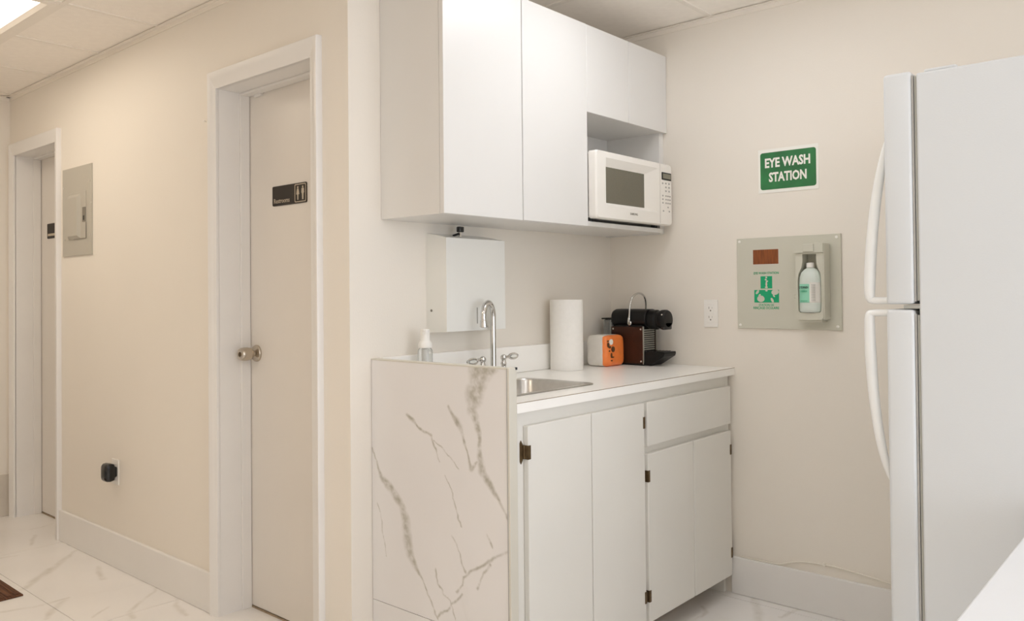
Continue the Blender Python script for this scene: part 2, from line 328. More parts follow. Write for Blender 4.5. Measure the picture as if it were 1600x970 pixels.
# ceiling: slab above, lay-in tiles, tee bars
cei = struct('ceiling', B((XL-.1, W+.1, YB-.1, YE+.1, H+.1, H+.16)), M['grid'], 'suspended ceiling of off-white lay-in tiles in a thin grid')
PX = [XL]+[-.385-.575*k for k in range(4, -1, -1)]+[0.0]; PY = [YB]+[1.27+.575*k for k in range(-9, 4)]+[YE]
KX = [0.0, .343, .918, W]; KY = [YB]+[-.52-.575*k for k in range(6, -1, -1)]+[0.0]
tile_cache = {}
def in_panel(x0, x1, y0, y1):
    cx, cy = (x0+x1)/2, (y0+y1)/2
    return any(p[0] < cx < p[1] and p[2] < cy < p[3] for p in PANELS)
for XS, YS in ((PX, PY), (KX, KY)):
    for x0, x1 in zip(XS[:-1], XS[1:]):
        for y0, y1 in zip(YS[:-1], YS[1:]):
            if in_panel(x0, x1, y0, y1) or y1-y0 < .03: continue
            key = (round(x1-x0, 3), round(y1-y0, 3)); hx, hy = (x1-x0)/2-.004, (y1-y0)/2-.004
            if key not in tile_cache:
                t = obj('ceiling_tile', B((-hx, hx, -hy, hy, 0, .014), b=.002, seg=1), M['ceil']); tile_cache[key] = t
            else:
                t = tile_cache[key].copy(); COL.objects.link(t)
            t.parent = cei; t.location = ((x0+x1)/2, (y0+y1)/2, H+.003)
    for x in XS[1:-1]: obj('tee_bar', B((x-.011, x+.011, YS[0], YS[-1], H-.001, H+.012)), M['grid'], cei)
    for y in YS[1:-1]:
        segs = [(XS[0], XS[-1])]
        for p in PANELS:
            if XS[0]-.01 < p[0] and p[1] < XS[-1]+.01 and p[2]+.02 < y < p[3]-.02:
                segs = [s for a, b in segs for s in ((a, min(b, p[0])), (max(a, p[1]), b)) if s[1]-s[0] > .02]
        for a, b in segs: obj('tee_bar', B((a, b, y-.011, y+.011, H-.0005, H+.012)), M['grid'], cei)
# wall angles under the ceiling edge
for n, b_ in enumerate([(-.022, .001, .0, YE, H-.003, H+.0), (-.004, 0, .0, YE, H-.022, H), (XL, 0, YE-.022, YE, H-.003, H), (XL, 0, YE-.004, YE, H-.022, H),
                        (W-.022, W, YB, -.001, H-.003, H), (W-.004, W, YB, -.001, H-.022, H), (0, W, -.022, 0, H-.003, H)], 1):
    struct('trim_%d' % n, B(b_), M['grid'], 'thin off-white wall angle carrying the ceiling edge')

# ceiling light panels
for (x0, x1, y0, y1, col, st, lab) in PANELS:
    t = thing('ceiling_light', lab, 'ceiling light', ((x0+x1)/2, (y0+y1)/2, H), 'recessed ceiling light panels')
    bm = bmesh.new(); cx, cy, hx, hy = (x0+x1)/2, (y0+y1)/2, (x1-x0)/2-.012, (y1-y0)/2-.012
    loft(bm, [[(*p, z) for p in rrect(cx, cy, a, b, .004, 3)] for a, b, z in ((hx, hy, H-.002), (hx-.03, hy-.03, H-.004), (hx-.048, hy-.048, H+.006), (hx-.048, hy-.048, H+.03), (hx, hy, H+.03))], closed=True)
    obj('light_frame', bm, M['grid'], t)
    obj('diffuser', B((x0+.055, x1-.055, y0+.055, y1-.055, H+.006, H+.02)), mat('lit_diffuser', (.9, .9, .9), .6, emit=col, es=st), t)

# baseboards
def bboard(name, bxs, label): return struct(name, B(*bxs, b=.004), M['trim'], label)
bboard('baseboard_left', [(-.016, 0, .845, 2.35, 0, .155)], 'tall white baseboard under the grey breaker panel')
bboard('baseboard_corner', [(-.016, 0, -.016, .14, 0, .155)], 'short white baseboard beside the wall corner')
bboard('baseboard_right', [(W-.016, W, YB, -.582, 0, .150)], 'tall white baseboard below the eye wash station')
struct('baseboard_end', B((XL, -.001, YE-.01, YE, 0, .235), b=.002), M['skirt'], 'veined grey marble skirting at the corridor end')

# doors
def make_door(name, label, d, knob):
    y0, y1 = d; t = thing(name, label, None, (0.13, (y0+y1)/2, 0), kind='structure')
    obj('door_leaf', B((.13, .165, y0+.003, y1-.003, .009, DZ-.004), b=.002), M['door'], t)
    obj('jamb', B((-.002, .17, y1, y1+j, 0, DZ+j)), M['trim'], t)
    obj('jamb', B((-.002, .17, y0-j, y0, 0, DZ+j)), M['trim'], t)
    obj('jamb', B((-.002, .17, y0, y1, DZ, DZ+j)), M['trim'], t)
    obj('door_stop', B((.088, .128, y1-.010, y1, 0, DZ), b=.002), M['trim'], t)
    obj('door_stop', B((.088, .128, y0, y0+.010, 0, DZ), b=.002), M['trim'], t)
    obj('door_stop', B((.088, .128, y0+.01, y1-.01, DZ-.010, DZ), b=.002), M['trim'], t)
    obj('threshold', B((.128, .17, y0, y1, 0, .006)), M['kick'], t)
    def casing(pts_in, pts_out):        # mitred board with a rounded, thicker outer edge
        bm = bmesh.new(); f = FX(0.0); prof = [(0, 0), (0, .012), (.12, .015), (.55, .017), (.72, .022), (.95, .023), (1, .019), (1, 0)]
        loops = []
        for pi, po in zip(pts_in, pts_out):
            loops.append([f(pi[0]+(po[0]-pi[0])*s, pi[1]+(po[1]-pi[1])*s, tt) for s, tt in prof])
        loft(bm, loops); return bm
    c = .058
    obj('casing', casing([(y1, 0), (y1, DZ)], [(y1+c-.012, 0), (y1+c-.012, DZ+c+.008)]), M['trim'], t, True)
    obj('casing', casing([(y1, DZ), (y0, DZ)], [(y1+c-.012, DZ+c+.008), (y0-.05, DZ+c+.008)]), M['trim'], t, True)
    obj('casing', casing([(y0, DZ), (y0, 0)], [(y0-.05, DZ+c+.008), (y0-.05, 0)]), M['trim'], t, True)
    if knob:
        ky, kz = .752, 1.0
        bm = bmesh.new(); lathe(bm, [(.033, 0), (.033, .004), (.030, .009), (.018, .012), (.012, .014), (.0115, .021), (.0185, .025), (.0235, .031), (.0262, .044), (.0262, .058), (.0245, .069), (.0215, .0735), (.012, .0745)], (.13, ky, kz), (-1, 0, 0), 28)
        kn = obj('door_knob', bm, M['nickel'], t, True); tag(kn, 'satin nickel door knob')
        bm = bmesh.new(); cyl(bm, (.0555, ky, kz), (.0535, ky, kz), .009); obj('key_cylinder', bm, M['bronze'], kn, True)
        obj('ball_catch', B((.118, .13, .70, .748, 2.004, 2.016), b=.002), M['trim'], t)
        obj('catch_plate', B((.119, .131, .69, .712, 2.0145, 2.0235)), M['dark'], t)
        for hz in (.25, 1.05, 1.8): obj('hinge', B((.126, .1305, y0-.002, y0+.006, hz-.045, hz+.045)), M['nickel'], t)
    else:
        obj('strike_plate', B((-.008, .03, y0-.0015, y0+.001, .905, .96), b=.001), M['bronze'], t)
    return t
make_door('door_1', 'white slab door with restroom sign and round knob in white casing', D1, True)
make_door('door_2', 'white slab door at the far left end of the corridor', D2, False)

# ------------------------------------------------------------------ upper cabinets
ZB, ZT, YF = 1.4756, 2.246, -.2815
uc = thing('upper_cabinet', 'tall white two-door wall cabinet with flat handleless doors above the sink', 'cabinet', (.51, -.15, ZB))
obj('carcass', B((.132, .150, YF, -.001, ZB, ZT), (.872, .888, YF, -.001, ZB, ZT), (.15, .872, YF, -.001, ZB, ZB+.018), (.15, .872, YF, -.001, ZT-.018, ZT), (.15, .872, -.012, -.001, ZB+.018, ZT-.018)), M['cab'], uc)
obj('door', B((.1312, .5075, -.3015, YF-.001, ZB, ZT), b=.0012, seg=1), M['cab'], uc)
obj('door', B((.5115, .8895, -.3015, YF-.001, ZB+.001, ZT), b=.0012, seg=1), M['cab'], uc)
nc = thing('microwave_cabinet', 'white wall cabinet with two short doors over an open microwave niche', 'cabinet', (1.185, -.15, ZB))
ZS = 1.912
obj('carcass', B((.8885, .9, YF, 0, ZB, ZT), (1.445, 1.479, YF, 0, ZB, ZT), (.9, 1.445, YF, 0, ZS, ZS+.018), (.9, 1.445, YF, 0, ZT-.018, ZT), (.9, 1.445, -.012, 0, ZB+.02, ZT-.018)), M['cab'], nc)
obj('shelf', B((.8905, 1.4405, -.3005, 0, ZB+.002, ZB+.021), b=.0015, seg=1), M['cab'], nc)
obj('door', B((.8915, 1.1805, -.3005, YF-.001, ZS, ZT), b=.0012, seg=1), M['cab'], nc)
obj('door', B((1.1825, 1.4785, -.3005, YF-.001, ZS, ZT), b=.0012, seg=1), M['cab'], nc)

# microwave
mz0, mz1 = 1.507, 1.766; mx0, mx1 = .8925, 1.4365
mo = thing('microwave', 'white countertop microwave oven sitting in the open cabinet niche', 'microwave', (1.165, -.2, ZB+.021))
obj('body', B((mx0+.012, mx1-.004, -.302, -.03, mz0+.006, mz1-.006), b=.004), M['mw'], mo)
for fx in (.93, 1.40):
    for fy in (-.28, -.06):
        bm = bmesh.new(); cyl(bm, (fx, fy, ZB+.021), (fx, fy, mz0+.008), .013); obj('foot', bm, M['rubber'], mo)
f = FY(-.303)
bm = bmesh.new()
outer = rrect((mx0+mx1+.012)/2, (mz0+mz1)/2, (mx1+.012-mx0)/2, (mz1-mz0)/2, .012, 6)
in1 = rrect((.953+1.342)/2, (1.556+1.741)/2, (1.342-.953)/2, (1.741-1.556)/2, .004, 6)
in2 = rrect((.976+1.248)/2, (1.571+1.707)/2, (1.248-.976)/2, (1.707-1.571)/2, .003, 6)
sh = lambda L_, t: [f(a, b, t) for a, b in L_]
sc = lambda L_, s: [((a-1.17)*s+1.17, (b-1.637)*(1-(1-s)*2)+1.637) for a, b in L_]
loft(bm, [sh(outer, 0), sh(outer, .030), sh(sc(outer, .985), .037), sh(in1, .0375), sh(in2, .0215), sh(in2, .010), sh(sc(outer, .98), .0)], cap0=False, cap1=False)
md = obj('front_panel', bm, M['mw'], mo, 18)
obj('door_window', B((.974, 1.250, -.3255, -.3205, 1.569, 1.709)), M['mwglass'], md)
obj('display', B((1.364, 1.4405, -.3425, -.335, 1.697, 1.729), b=.002), M['black'], md)
obj('display_screen', B((1.371, 1.434, -.3432, -.3415, 1.7025, 1.7235)), M['lcd'], md)
obj('door_seam', B((1.349, 1.3505, -.3418, -.335, mz0+.006, mz1-.006)), M['mwline'], md)
rows = [(1.682, (1.372,)), (1.683, (1.398, 1.424)), (1.667, (1.398, 1.424)), (1.651, (1.398, 1.424)), (1.630, (1.372, 1.398, 1.414, 1.43)), (1.615, (1.372, 1.398, 1.414, 1.43)), (1.600, (1.372, 1.398, 1.414, 1.43)), (1.583, (1.414,)), (1.566, (1.376, 1.424))]
for z, xs in rows:
    for x in xs: obj('button', B((x-.005, x+.005, -.3418, -.337, z-.0032, z+.0032), b=.001, seg=1), M['grey'], md)
text('brand_lettering', 'SAMSUNG', M['egreyd'], md, 'Y', -.3403, 1.121, 1.176, 1.5325, 1.5415, .01)

# ------------------------------------------------------------------ sink base: base cabinet, countertop
bc = thing('base_cabinet', 'off-white painted base cabinet with plank doors and bronze hinges under the counter', 'cabinet', (.8, -.3, 0))
x0, x1 = .124, 1.4715; YC = -.575
obj('carcass', B((x0, x0+.018, YC+.02, -.02, .09, .884), (x1-.018, x1, YC+.02, -.02, .0, .884), (x0+.018, x1-.018, YC+.02, -.02, .09, .108), (x0+.018, x1-.018, -.035, -.02, .108, .884)), M['base'], bc)
obj('toe_kick', B((x0, x1-.018, -.475, -.46, 0, .09)), M['kick'], bc)  # toe kick and underside get their shadow from the dark brown colour
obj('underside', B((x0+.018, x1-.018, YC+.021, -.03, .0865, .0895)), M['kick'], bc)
obj('face_frame', B((x0, .190, YC, YC+.02, .078, .884), (.785, .840, YC, YC+.02, .078, .884), (1.44, x1, YC, YC+.02, .078, .884), (.19, .785, YC, YC+.02, .83, .884), (.84, 1.44, YC, YC+.02, .83, .884), (.84, 1.44, YC, YC+.02, .655, .70),
    (.19, .785, YC, YC+.02, .078, .11), (.84, 1.44, YC, YC+.02, .078, .11)), M['base'], bc)
def bdoor(name, a, b, z0, z1): return obj(name, B((a, b, YC-.0195, YC-.0005, z0, z1), b=.0025, seg=2), M['base'], bc)
dA = bdoor('door', .1745, .4868, .079, .842); dB = bdoor('door', .4912, .8015, .079, .842)
dC = bdoor('door', .8210, 1.1417, .079, .662); dD = bdoor('door', 1.1461, 1.4530, .079, .662); bdoor('drawer_front', .8200, 1.4550, .689, .842)
def hinge(parent, xe, zc, s):
    """antique H hinge: leaf on the frame beside door edge xe (s = +1: door lies to the right)"""
    bm = bmesh.new(); f_ = FY(YC)
    pts = [(xe-s*.016, zc-.026), (xe-s*.0115, zc-.034), (xe-s*.006, zc-.026), (xe-s*.002, zc-.018), (xe-s*.002, zc+.018), (xe-s*.006, zc+.026), (xe-s*.0115, zc+.034), (xe-s*.016, zc+.026)]
    slab(bm, pts, f_, 0, .0025)
    cyl(bm, (xe-s*.001, YC-.0045, zc-.020), (xe-s*.001, YC-.0045, zc+.020), .0038, n=10)
    box(bm, xe-s*.002, xe+s*.0005, YC-.021, YC-.002, zc-.02, zc+.02)
    box(bm, xe, xe+s*.010, YC-.0215, YC-.0195, zc-.02, zc+.02)
    obj('hinge', bm, M['bronze'], parent, True)
for zc in (.766, .165): hinge(dA, .1745, zc, 1); hinge(dB, .8015, zc+.008, -1)
for zc in (.585, .170): hinge(dC, .8210, zc, 1); hinge(dD, 1.4530, zc, -1)

ct = thing('countertop', 'white laminate countertop with backsplash running from marble end panel to wall', 'countertop', (.8, -.3, .885))
SX0, SX1, SY0, SY1 = .205, .640, -.482, -.190
cxm, cym, hxm, hym = (.1185+W-.001)/2, (-.599-.001)/2, (W-.001-.1185)/2, .299
so = rrect(cxm, cym, hxm, hym, .0008, 6); si = rrect((SX0+SX1)/2, (SY0+SY1)/2, (SX1-SX0)/2, (SY1-SY0)/2, .045, 6)
bm = bmesh.new(); rim(bm, so, si, FZ(.885), 0, .029); obj('worktop', bm, M['top'], ct)
obj('edge_band', B((.1185, W-.001, -.6020, -.599, .885, .9125)), M['top'], ct)
obj('edge_seam', B((.1185, W-.001, -.6022, -.599, .9125, .9142)), M['seam'], ct)
obj('backsplash', B((.1185, W-.001, -.021, -.0005, .9145, 1.018), b=.003), M['top'], ct)

# marble end panel
ep = thing('marble_end_panel', 'white marble tiled end panel with grey veins closing the counter side', 'panel', (.1, -.3, 0))
PV = [[(-0.002, 0.725, 0.0026), (-0.023, 0.681, 0.0034), (-0.051, 0.639, 0.0087), (-0.099, 0.6, 0.013), (-0.146, 0.563, 0.0109), (-0.166, 0.513, 0.0141), (-0.172, 0.461, 0.0162), (-0.184, 0.41, 0.013), (-0.217, 0.369, 0.0052), (-0.242, 0.344, 0.0026), (-0.279, 0.288, 0.0026), (-0.304, 0.242, 0.0026)], [(-0.49, 1.01, 0.037), (-0.481, 0.968, 0.0261), (-0.466, 0.926, 0.0261), (-0.454, 0.884, 0.013), (-0.476, 0.853, 0.0097), (-0.484, 0.805, 0.0061), (-0.486, 0.748, 0.0087), (-0.497, 0.709, 0.012), (-0.524, 0.68, 0.0087), (-0.557, 0.645, 0.0052), (-0.583, 0.61, 0.0043), (-0.602, 0.58, 0.0034)], [(-0.172, 0.851, 0.0052), (-0.215, 0.824, 0.0034), (-0.247, 0.805, 0.0043), (-0.285, 0.792, 0.0034), (-0.301, 0.759, 0.0026), (-0.318, 0.719, 0.0017)], [(-0.298, 0.78, 0.0017), (-0.352, 0.744, 0.0017), (-0.4, 0.712, 0.0017)], [(-0.36, 0.889, 0.0034), (-0.396, 0.85, 0.0097), (-0.418, 0.815, 0.0052), (-0.435, 0.767, 0.0026), (-0.452, 0.711, 0.0052), (-0.475, 0.739, 0.0026)], [(-0.346, 0.68, 0.0017), (-0.375, 0.633, 0.0017), (-0.392, 0.586, 0.0017), (-0.406, 0.542, 0.0026)], [(-0.373, 0.507, 0.0017), (-0.397, 0.47, 0.0017), (-0.425, 0.413, 0.0026)], [(-0.601, 0.508, 0.0034), (-0.555, 0.485, 0.0034), (-0.499, 0.446, 0.0034), (-0.443, 0.415, 0.0034), (-0.419, 0.4, 0.0026), (-0.413, 0.369, 0.0026), (-0.389, 0.343, 0.0034)], [(-0.522, 0.454, 0.0034), (-0.493, 0.408, 0.0026), (-0.474, 0.375, 0.0043)], [(-0.512, 0.537, 0.0026), (-0.535, 0.505, 0.0026)], [(-0.029, 0.553, 0.0017), (-0.049, 0.492, 0.0017), (-0.069, 0.387, 0.0017)], [(-0.299, 0.391, 0.0026), (-0.311, 0.351, 0.0026), (-0.359, 0.307, 0.0017), (-0.383, 0.262, 0.0017)], [(-0.304, 0.247, 0.0034), (-0.359, 0.294, 0.0026), (-0.413, 0.34, 0.0026)], [(-0.495, 1.006, 0.0217), (-0.528, 1.005, 0.0109), (-0.561, 1.01, 0.0034)]]
obj('core', B((.0945, .117, -.594, -.0005, 0, 1.011)), M['edge'], ep)
grid_plate('tile', FX(.0945), -.594, -.002, .2345, 1.0115, .0095, .0032, PV, M['panel'], ep, 1.0, .006, 26.0)
grid_plate('tile', FX(.0945), -.594, -.002, .0, .2325, .0095, .0045, [[(-.304, .242, .003), (-.34, .15, .003), (-.40, .02, .003)]], M['panel'], ep, .8, .006, 26.0)
obj('front_trim', B((.0835, .1170, -.6035, -.594, 0, 1.0155), b=.002), M['edge'], ep)
obj('top_trim', B((.0835, .1170, -.594, -.0005, 1.0115, 1.0155), b=.001, seg=1), M['edge'], ep)
obj('trim_strip', B((.0825, .0945, -.5965, -.5935, 0, 1.0150)), M['grey'], ep)
obj('corner_clip', B((.111, .1178, -.6055, -.600, 1.0095, 1.0165), b=.001), M['rubber'], ep)

# sink
sk = thing('sink', 'stainless steel drop-in sink set into the white counter', 'sink', ((SX0+SX1)/2, (SY0+SY1)/2, .76))
cx, cy, hx, hy = (SX0+SX1)/2, (SY0+SY1)/2, (SX1-SX0)/2, (SY1-SY0)/2
bm = bmesh.new()
loft(bm, [[(*p, z) for p in rrect(cx, cy, hx+d, hy+d, r, 8)] for d, r, z in ((.020, .045, .9145), (.019, .045, .9175), (.012, .042, .9185), (-.004, .040, .9170), (-.008, .040, .910), (-.012, .042, .80), (-.022, .042, .772), (-.05, .04, .764), (-.13, .03, .762))], cap0=False)
obj('basin', bm, M['steel'], sk, True)
bm = bmesh.new(); lathe(bm, [(.040, 0), (.040, .003), (.030, .003), (.026, -.004), (.005, -.004)], (cx, cy, .7625), n=20); obj('drain', bm, M['chrome'], sk, True)

# faucet
fa = thing('faucet', 'chrome gooseneck faucet with two lever handles behind the sink', 'faucet', (.5375, -.130, .9145))
bm = bmesh.new(); lathe(bm, [(.026, 0), (.026, .004), (.021, .014), (.0155, .024), (.014, .030)], (.5375, -.130, .9145), n=20)
dv = Vector((-.102, -.043, 0)); b0 = Vector((.5375, -.130, 0)); r_ = .050; ax = dv.normalized()
pts = [b0+Vector((0, 0, .94)), b0+Vector((0, 0, 1.05)), b0+Vector((0, 0, 1.140))]
for a in range(0, 196, 15): pts.append(b0+ax*(r_-r_*math.cos(R(a)))+Vector((0, 0, 1.143+r_*math.sin(R(a)))))
obj('spout_base', bm, M['chrome'], fa, True)
bm = bmesh.new(); tube(bm, pts, .0105, 14); sp = obj('spout', bm, M['chrome'], fa, True)
e, d_ = pts[-1], (pts[-1]-pts[-2]).normalized()
bm = bmesh.new(); lathe(bm, [(.0108, -.004), (.0125, 0), (.0125, .006), (.0138, .010), (.0145, .020), (.012, .022)], e, d_, 18); obj('aerator', bm, M['chrome'], sp, True)
for s in (-1, 1):
    hxp = .5375+s*.0560
    bm = bmesh.new(); lathe(bm, [(.024, 0), (.024, .004), (.019, .016), (.012, .034), (.009, .045), (.010, .052), (.012, .056), (.009, .062), (.008, .068)], (hxp, -.130, .9145), n=18)
    hb = obj('handle', bm, M['chrome'], fa, True)
    bm = bmesh.new(); ellipsoid(bm, (hxp, -.130, .992), .0125, .0125, .0115)
    z2 = .994 if s > 0 else .988
    tube(bm, [(hxp+s*.008, -.130, .992), (hxp+s*.022, -.130, .993), (hxp+s*.030, -.130, z2)], [.005, .0055, .006], 10)
    lp = [Vector((hxp+s*(.052+.026*math.cos(R(a))), -.130, z2+.0095*math.sin(R(a)))) for a in range(0, 361, 24)]
    tube(bm, lp, .0035, 8); obj('lever', bm, M['chrome'], hb, True)
    bm = bmesh.new(); ellipsoid(bm, (hxp+s*.052, -.130, z2), .024, .004, .008); obj('lever_insert', bm, M['clear'], hb, True)

# soap dispenser
sd = thing('soap_dispenser', 'small clear foaming soap bottle with white pump behind the marble panel', 'soap bottle', (.2615, -.07, .9142))
bm = bmesh.new(); lathe(bm, [(.020, 0), (.0245, .004), (.0252, .012), (.0252, .112), (.024, .122), (.020, .128), (.018, .13)], (.2615, -.07, .9145), n=24); obj('bottle', bm, M['soap'], sd, True)
bm = bmesh.new(); cyl(bm, (.2615, -.07, .93), (.2615, -.07, 1.04), .0085, n=10); obj('dip_tube', bm, M['white'], sd, True)
bm = bmesh.new(); lathe(bm, [(.0225, 0), (.0235, .004), (.0225, .016), (.018, .022), (.016, .026), (.0165, .060), (.015, .063)], (.2615, -.07, 1.044), n=24)
tube(bm, [(.2615, -.07, 1.098), (.245, -.085, 1.099), (.237, -.092, 1.095)], [.0075, .0065, .006], 10); obj('pump', bm, M['white'], sd, True)

# ------------------------------------------------------------------ on the counter
pr = thing('paper_towel_roll', 'white paper towel roll standing upright on the counter', 'paper towel', (1.022, -.092, .9142))
bm = bmesh.new(); lathe(bm, [(.022, 0), (.066, 0), (.0668, .002), (.0668, .281), (.066, .283), (.022, .283), (.021, .280), (.021, .003)], (1.022, -.092, .9146), n=48); obj('roll', bm, M['paper'], pr, True)
bm = bmesh.new(); lathe(bm, [(.0205, 0), (.0205, .28), (.019, .28), (.019, 0)], (1.022, -.092, .9150), n=24); obj('core_tube', bm, M['seam'], pr, True)

# napkin pack: puffed film-wrapped block
nk = thing('napkin_pack', 'film-wrapped napkin pack, white with an orange printed side, beside espresso machine', 'napkins', (1.257, -.12, .9142))
def puff(x0, x1, y0, y1, z0, z1, dents=.006):
    bm = bmesh.new(); N = 10; cx, cy, cz = (x0+x1)/2, (y0+y1)/2, (z0+z1)/2
    bmesh.ops.create_cube(bm, size=2.0); bmesh.ops.subdivide_edges(bm, edges=bm.edges[:], cuts=N, use_grid_fill=True)
    for v in bm.verts:
        p = v.co; q = Vector([math.copysign(abs(c)**1.0, c) for c in p]); k = (abs(q.x)**7+abs(q.y)**7+abs(q.z)**7)**(1/7); q = q/k
        bul = 1+dents*3*(1-q.y*q.y)*(1-q.z*q.z)
        v.co = (cx+q.x*(x1-x0)/2*bul, cy+q.y*(y1-y0)/2, cz+q.z*(z1-z0)/2)
        v.co += Vector((0, 1, .6))*(noise.noise(v.co*45)*.002)
        if v.co.z < z0+.001: v.co.z = z0
    return bm
NX0, NX1, NY0, NY1, NZ0, NZ1 = 1.186, 1.328, -.174, -.066, .9146, 1.046
bm = puff(NX0, NX1, NY0, NY1, NZ0, NZ1)
np_o = obj('wrapper', bm, M['wrap'], nk, True); np_o.data.materials.append(M['orange'])
for p_ in np_o.data.polygons:
    c = p_.center + ORG[nk]
    if c.y < NY0+.022: p_.material_index = 1
f = FY(NY0); 
def blob(name, a, b, ra, rb, m, par, t=.0012, plane=None, n=14, rot=0):
    bm = bmesh.new(); fn = plane or f; pts = []
    for k in range(n):
        u, v = ra*math.cos(2*math.pi*k/n), rb*math.sin(2*math.pi*k/n); pts.append((a+u*math.cos(rot)-v*math.sin(rot), b+u*math.sin(rot)+v*math.cos(rot)))
    slab(bm, pts, fn, -.001, t); return obj(name, bm, m, par)
for (a, b, ra, rb, mm) in ((1.220, 1.018, .013, .012, 'swhite'), (1.234, .987, .012, .012, 'brownp'), (1.198, 1.023, .005, .003, 'brownp'), (1.200, 1.006, .006, .010, 'brownp'), (1.210, .997, .008, .005, 'brownp'), (1.208, .981, .004, .003, 'brownp'), (1.222, .962, .005, .011, 'brownp'), (1.230, .954, .010, .003, 'brownp'), (1.224, .940, .005, .003, 'brownp')):
    blob('printed_mark', a, b, ra, rb, M[mm], np_o, .0022)

# espresso machine
es = thing('espresso_machine', 'compact black capsule espresso machine with brown side and chrome lever', 'coffee machine', (1.39, -.2, .9142))
ex0, ex1, ez = 1.336, 1.446, .9146
obj('base', B((ex0+.002, ex1-.002, -.262, -.095, ez, ez+.014), b=.004), M['black'], es)
obj('chassis', B((ex0+.006, ex1-.006, -.250, -.10, ez+.012, 1.085), b=.006), M['black'], es)
for xa, xb in ((ex0, ex0+.006), (ex1-.006, ex1)):
    sp_ = obj('side_panel', B((xa, xb, -.257, -.098, ez+.008, 1.078), b=.002), M['choc'], es)
    obj('panel_edge', B((xa-.0005, xb+.0005, -.2595, -.2565, ez+.006, 1.080)), M['silver'], sp_)
    if xa == ex0:
        for yy in (-.247, -.108):
            for zz in (ez+.018, 1.068):
                bm = bmesh.new(); lathe(bm, [(.0042, 0), (.0042, .0015), (.003, .0022)], (xa, yy, zz), (-1, 0, 0), 12); obj('screw', bm, M['chrome'], sp_, True)
bm = bmesh.new(); cxx = (ex0+ex1)/2       # upper housing: rounded section swept along y
def sec(y, hw, z0, z1, r): return [(cxx+a, y, b) for a, b in rrect(0, (z0+z1)/2, hw, (z1-z0)/2, r, 6)]
loft(bm, [sec(-.088, .030, 1.085, 1.135, .02), sec(-.092, .046, 1.078, 1.148, .03), sec(-.105, .053, 1.076, 1.153, .034), sec(-.262, .053, 1.076, 1.153, .034), sec(-.266, .050, 1.078, 1.150, .034)])
obj('housing', bm, M['black'], es, True)
bm = bmesh.new(); lathe(bm, [(.042, 0), (.042, .030), (.038, .034), (.036, .036), (.036, .048), (.041, .052), (.0425, .060), (.0425, .074), (.038, .082), (.030, .084)], (cxx, -.266, 1.108), (0, -1, 0), 28, sx=1, sy=1)
hd = obj('brew_head', bm, M['black'], es, True)
bm = bmesh.new(); box(bm, cxx-.030, cxx+.030, -.350, -.330, 1.066, 1.10, .006); obj('head_grip', bm, M['blacks'], hd, True)
bm = bmesh.new(); ellipsoid(bm, (cxx-.035, -.338, 1.13), .004, .004, .004, 8, 6); obj('indicator', bm, M['chrome'], hd, True)
bm = bmesh.new()
lev = spline([(ex0-.006, -.192, 1.098), (ex0-.006, -.195, 1.125), (ex0-.004, -.199, 1.175), (ex0+.014, -.203, 1.208), (cxx, -.206, 1.221), (ex1-.014, -.206, 1.208), (ex1+.004, -.204, 1.175), (ex1+.006, -.198, 1.125), (ex1+.006, -.192, 1.098)], 6)
tube(bm, lev, [.0068 if (i < 5 or i > len(lev)-6) else .0042 for i in range(len(lev))], 10); lv = obj('lever', bm, M['chrome'], es, True)
bm = bmesh.new(); lathe(bm, [(.011, 0), (.011, .006), (.008, .0085)], (ex0+.004, -.191, 1.094), (-1, 0, 0), 16); obj('pivot_cap', bm, M['chrome'], lv, True)
obj('front_plate', B((ex0+.008, ex1-.008, -.2535, -.249, .972, 1.075)), M['black'], es)
for k in range(10): obj('front_slat', B((ex0+.012, ex1-.014, -.2575, -.2525, .979+k*.0092, .9842+k*.0092), b=.001, seg=1), M['silver'], es)
bm = bmesh.new(); slab(bm, [(-.252, ez+.001), (-.285, ez+.001), (-.352, .956), (-.356, .966), (-.354, .974), (-.252, .974)], (lambda a, b, t: Vector((t, a, b))), ex0+.008, ex1-.008)
dt = obj('drip_tray', bm, M['black'], es)
for k in range(5): obj('tray_bar', B((ex0+.016, ex1-.016, -.272-.016*k, -.266-.016*k, .9735, .9765)), M['blacks'], dt)
obj('water_tank', B((ex0+.012, ex1-.012, -.094, -.046, .92, 1.108), b=.008), M['clear'], es)
obj('tank_lid', B((ex0+.008, ex1-.008, -.094, -.040, 1.108, 1.114), b=.002), M['black'], es)

# ------------------------------------------------------------------ towel dispenser on the back wall
td = thing('paper_towel_dispenser', 'white steel paper towel dispenser mounted on the wall above the faucet', 'dispenser', (.484, 0, 1.09))
bm = bmesh.new(); slab(bm, [(0, 1.090), (-.098, 1.0945), (-.100, 1.0965), (-.100, 1.418), (-.097, 1.421), (0, 1.440)], (lambda a, b, t: Vector((t, a, b))), .334, .636)
tb = obj('housing', bm, M['disp'], td)
obj('front_cover', B((.3335, .6365, -.1025, -.100, 1.0945, 1.420), b=.001), M['disp'], td)
obj('viewing_slot', B((.4835, .4865, -.1032, -.1024, 1.119, 1.176)), M['egreyd'], td)
bm = bmesh.new(); cyl(bm, (.3342, -.026, 1.168), (.3325, -.026, 1.168), .0045, n=12); obj('lock', bm, M['egreyd'], td, True)
lk = thing('black_key_lock', 'small black latch standing on top of the towel dispenser', 'latch', (.447, -.05, 1.431))
bm = bmesh.new(); tube(bm, [(.424, -.045, 1.4325), (.440, -.050, 1.438), (.452, -.052, 1.442)], .004, 8); obj('stem', bm, M['blacks'], lk, True)
bm = bmesh.new(); box(bm, .4475, .4535, -.056, -.048, 1.4295, 1.446); obj('post', bm, M['chrome'], lk)
obj('clip', B((.443, .466, -.060, -.042, 1.446, 1.466), b=.003), M['blacks'], lk)

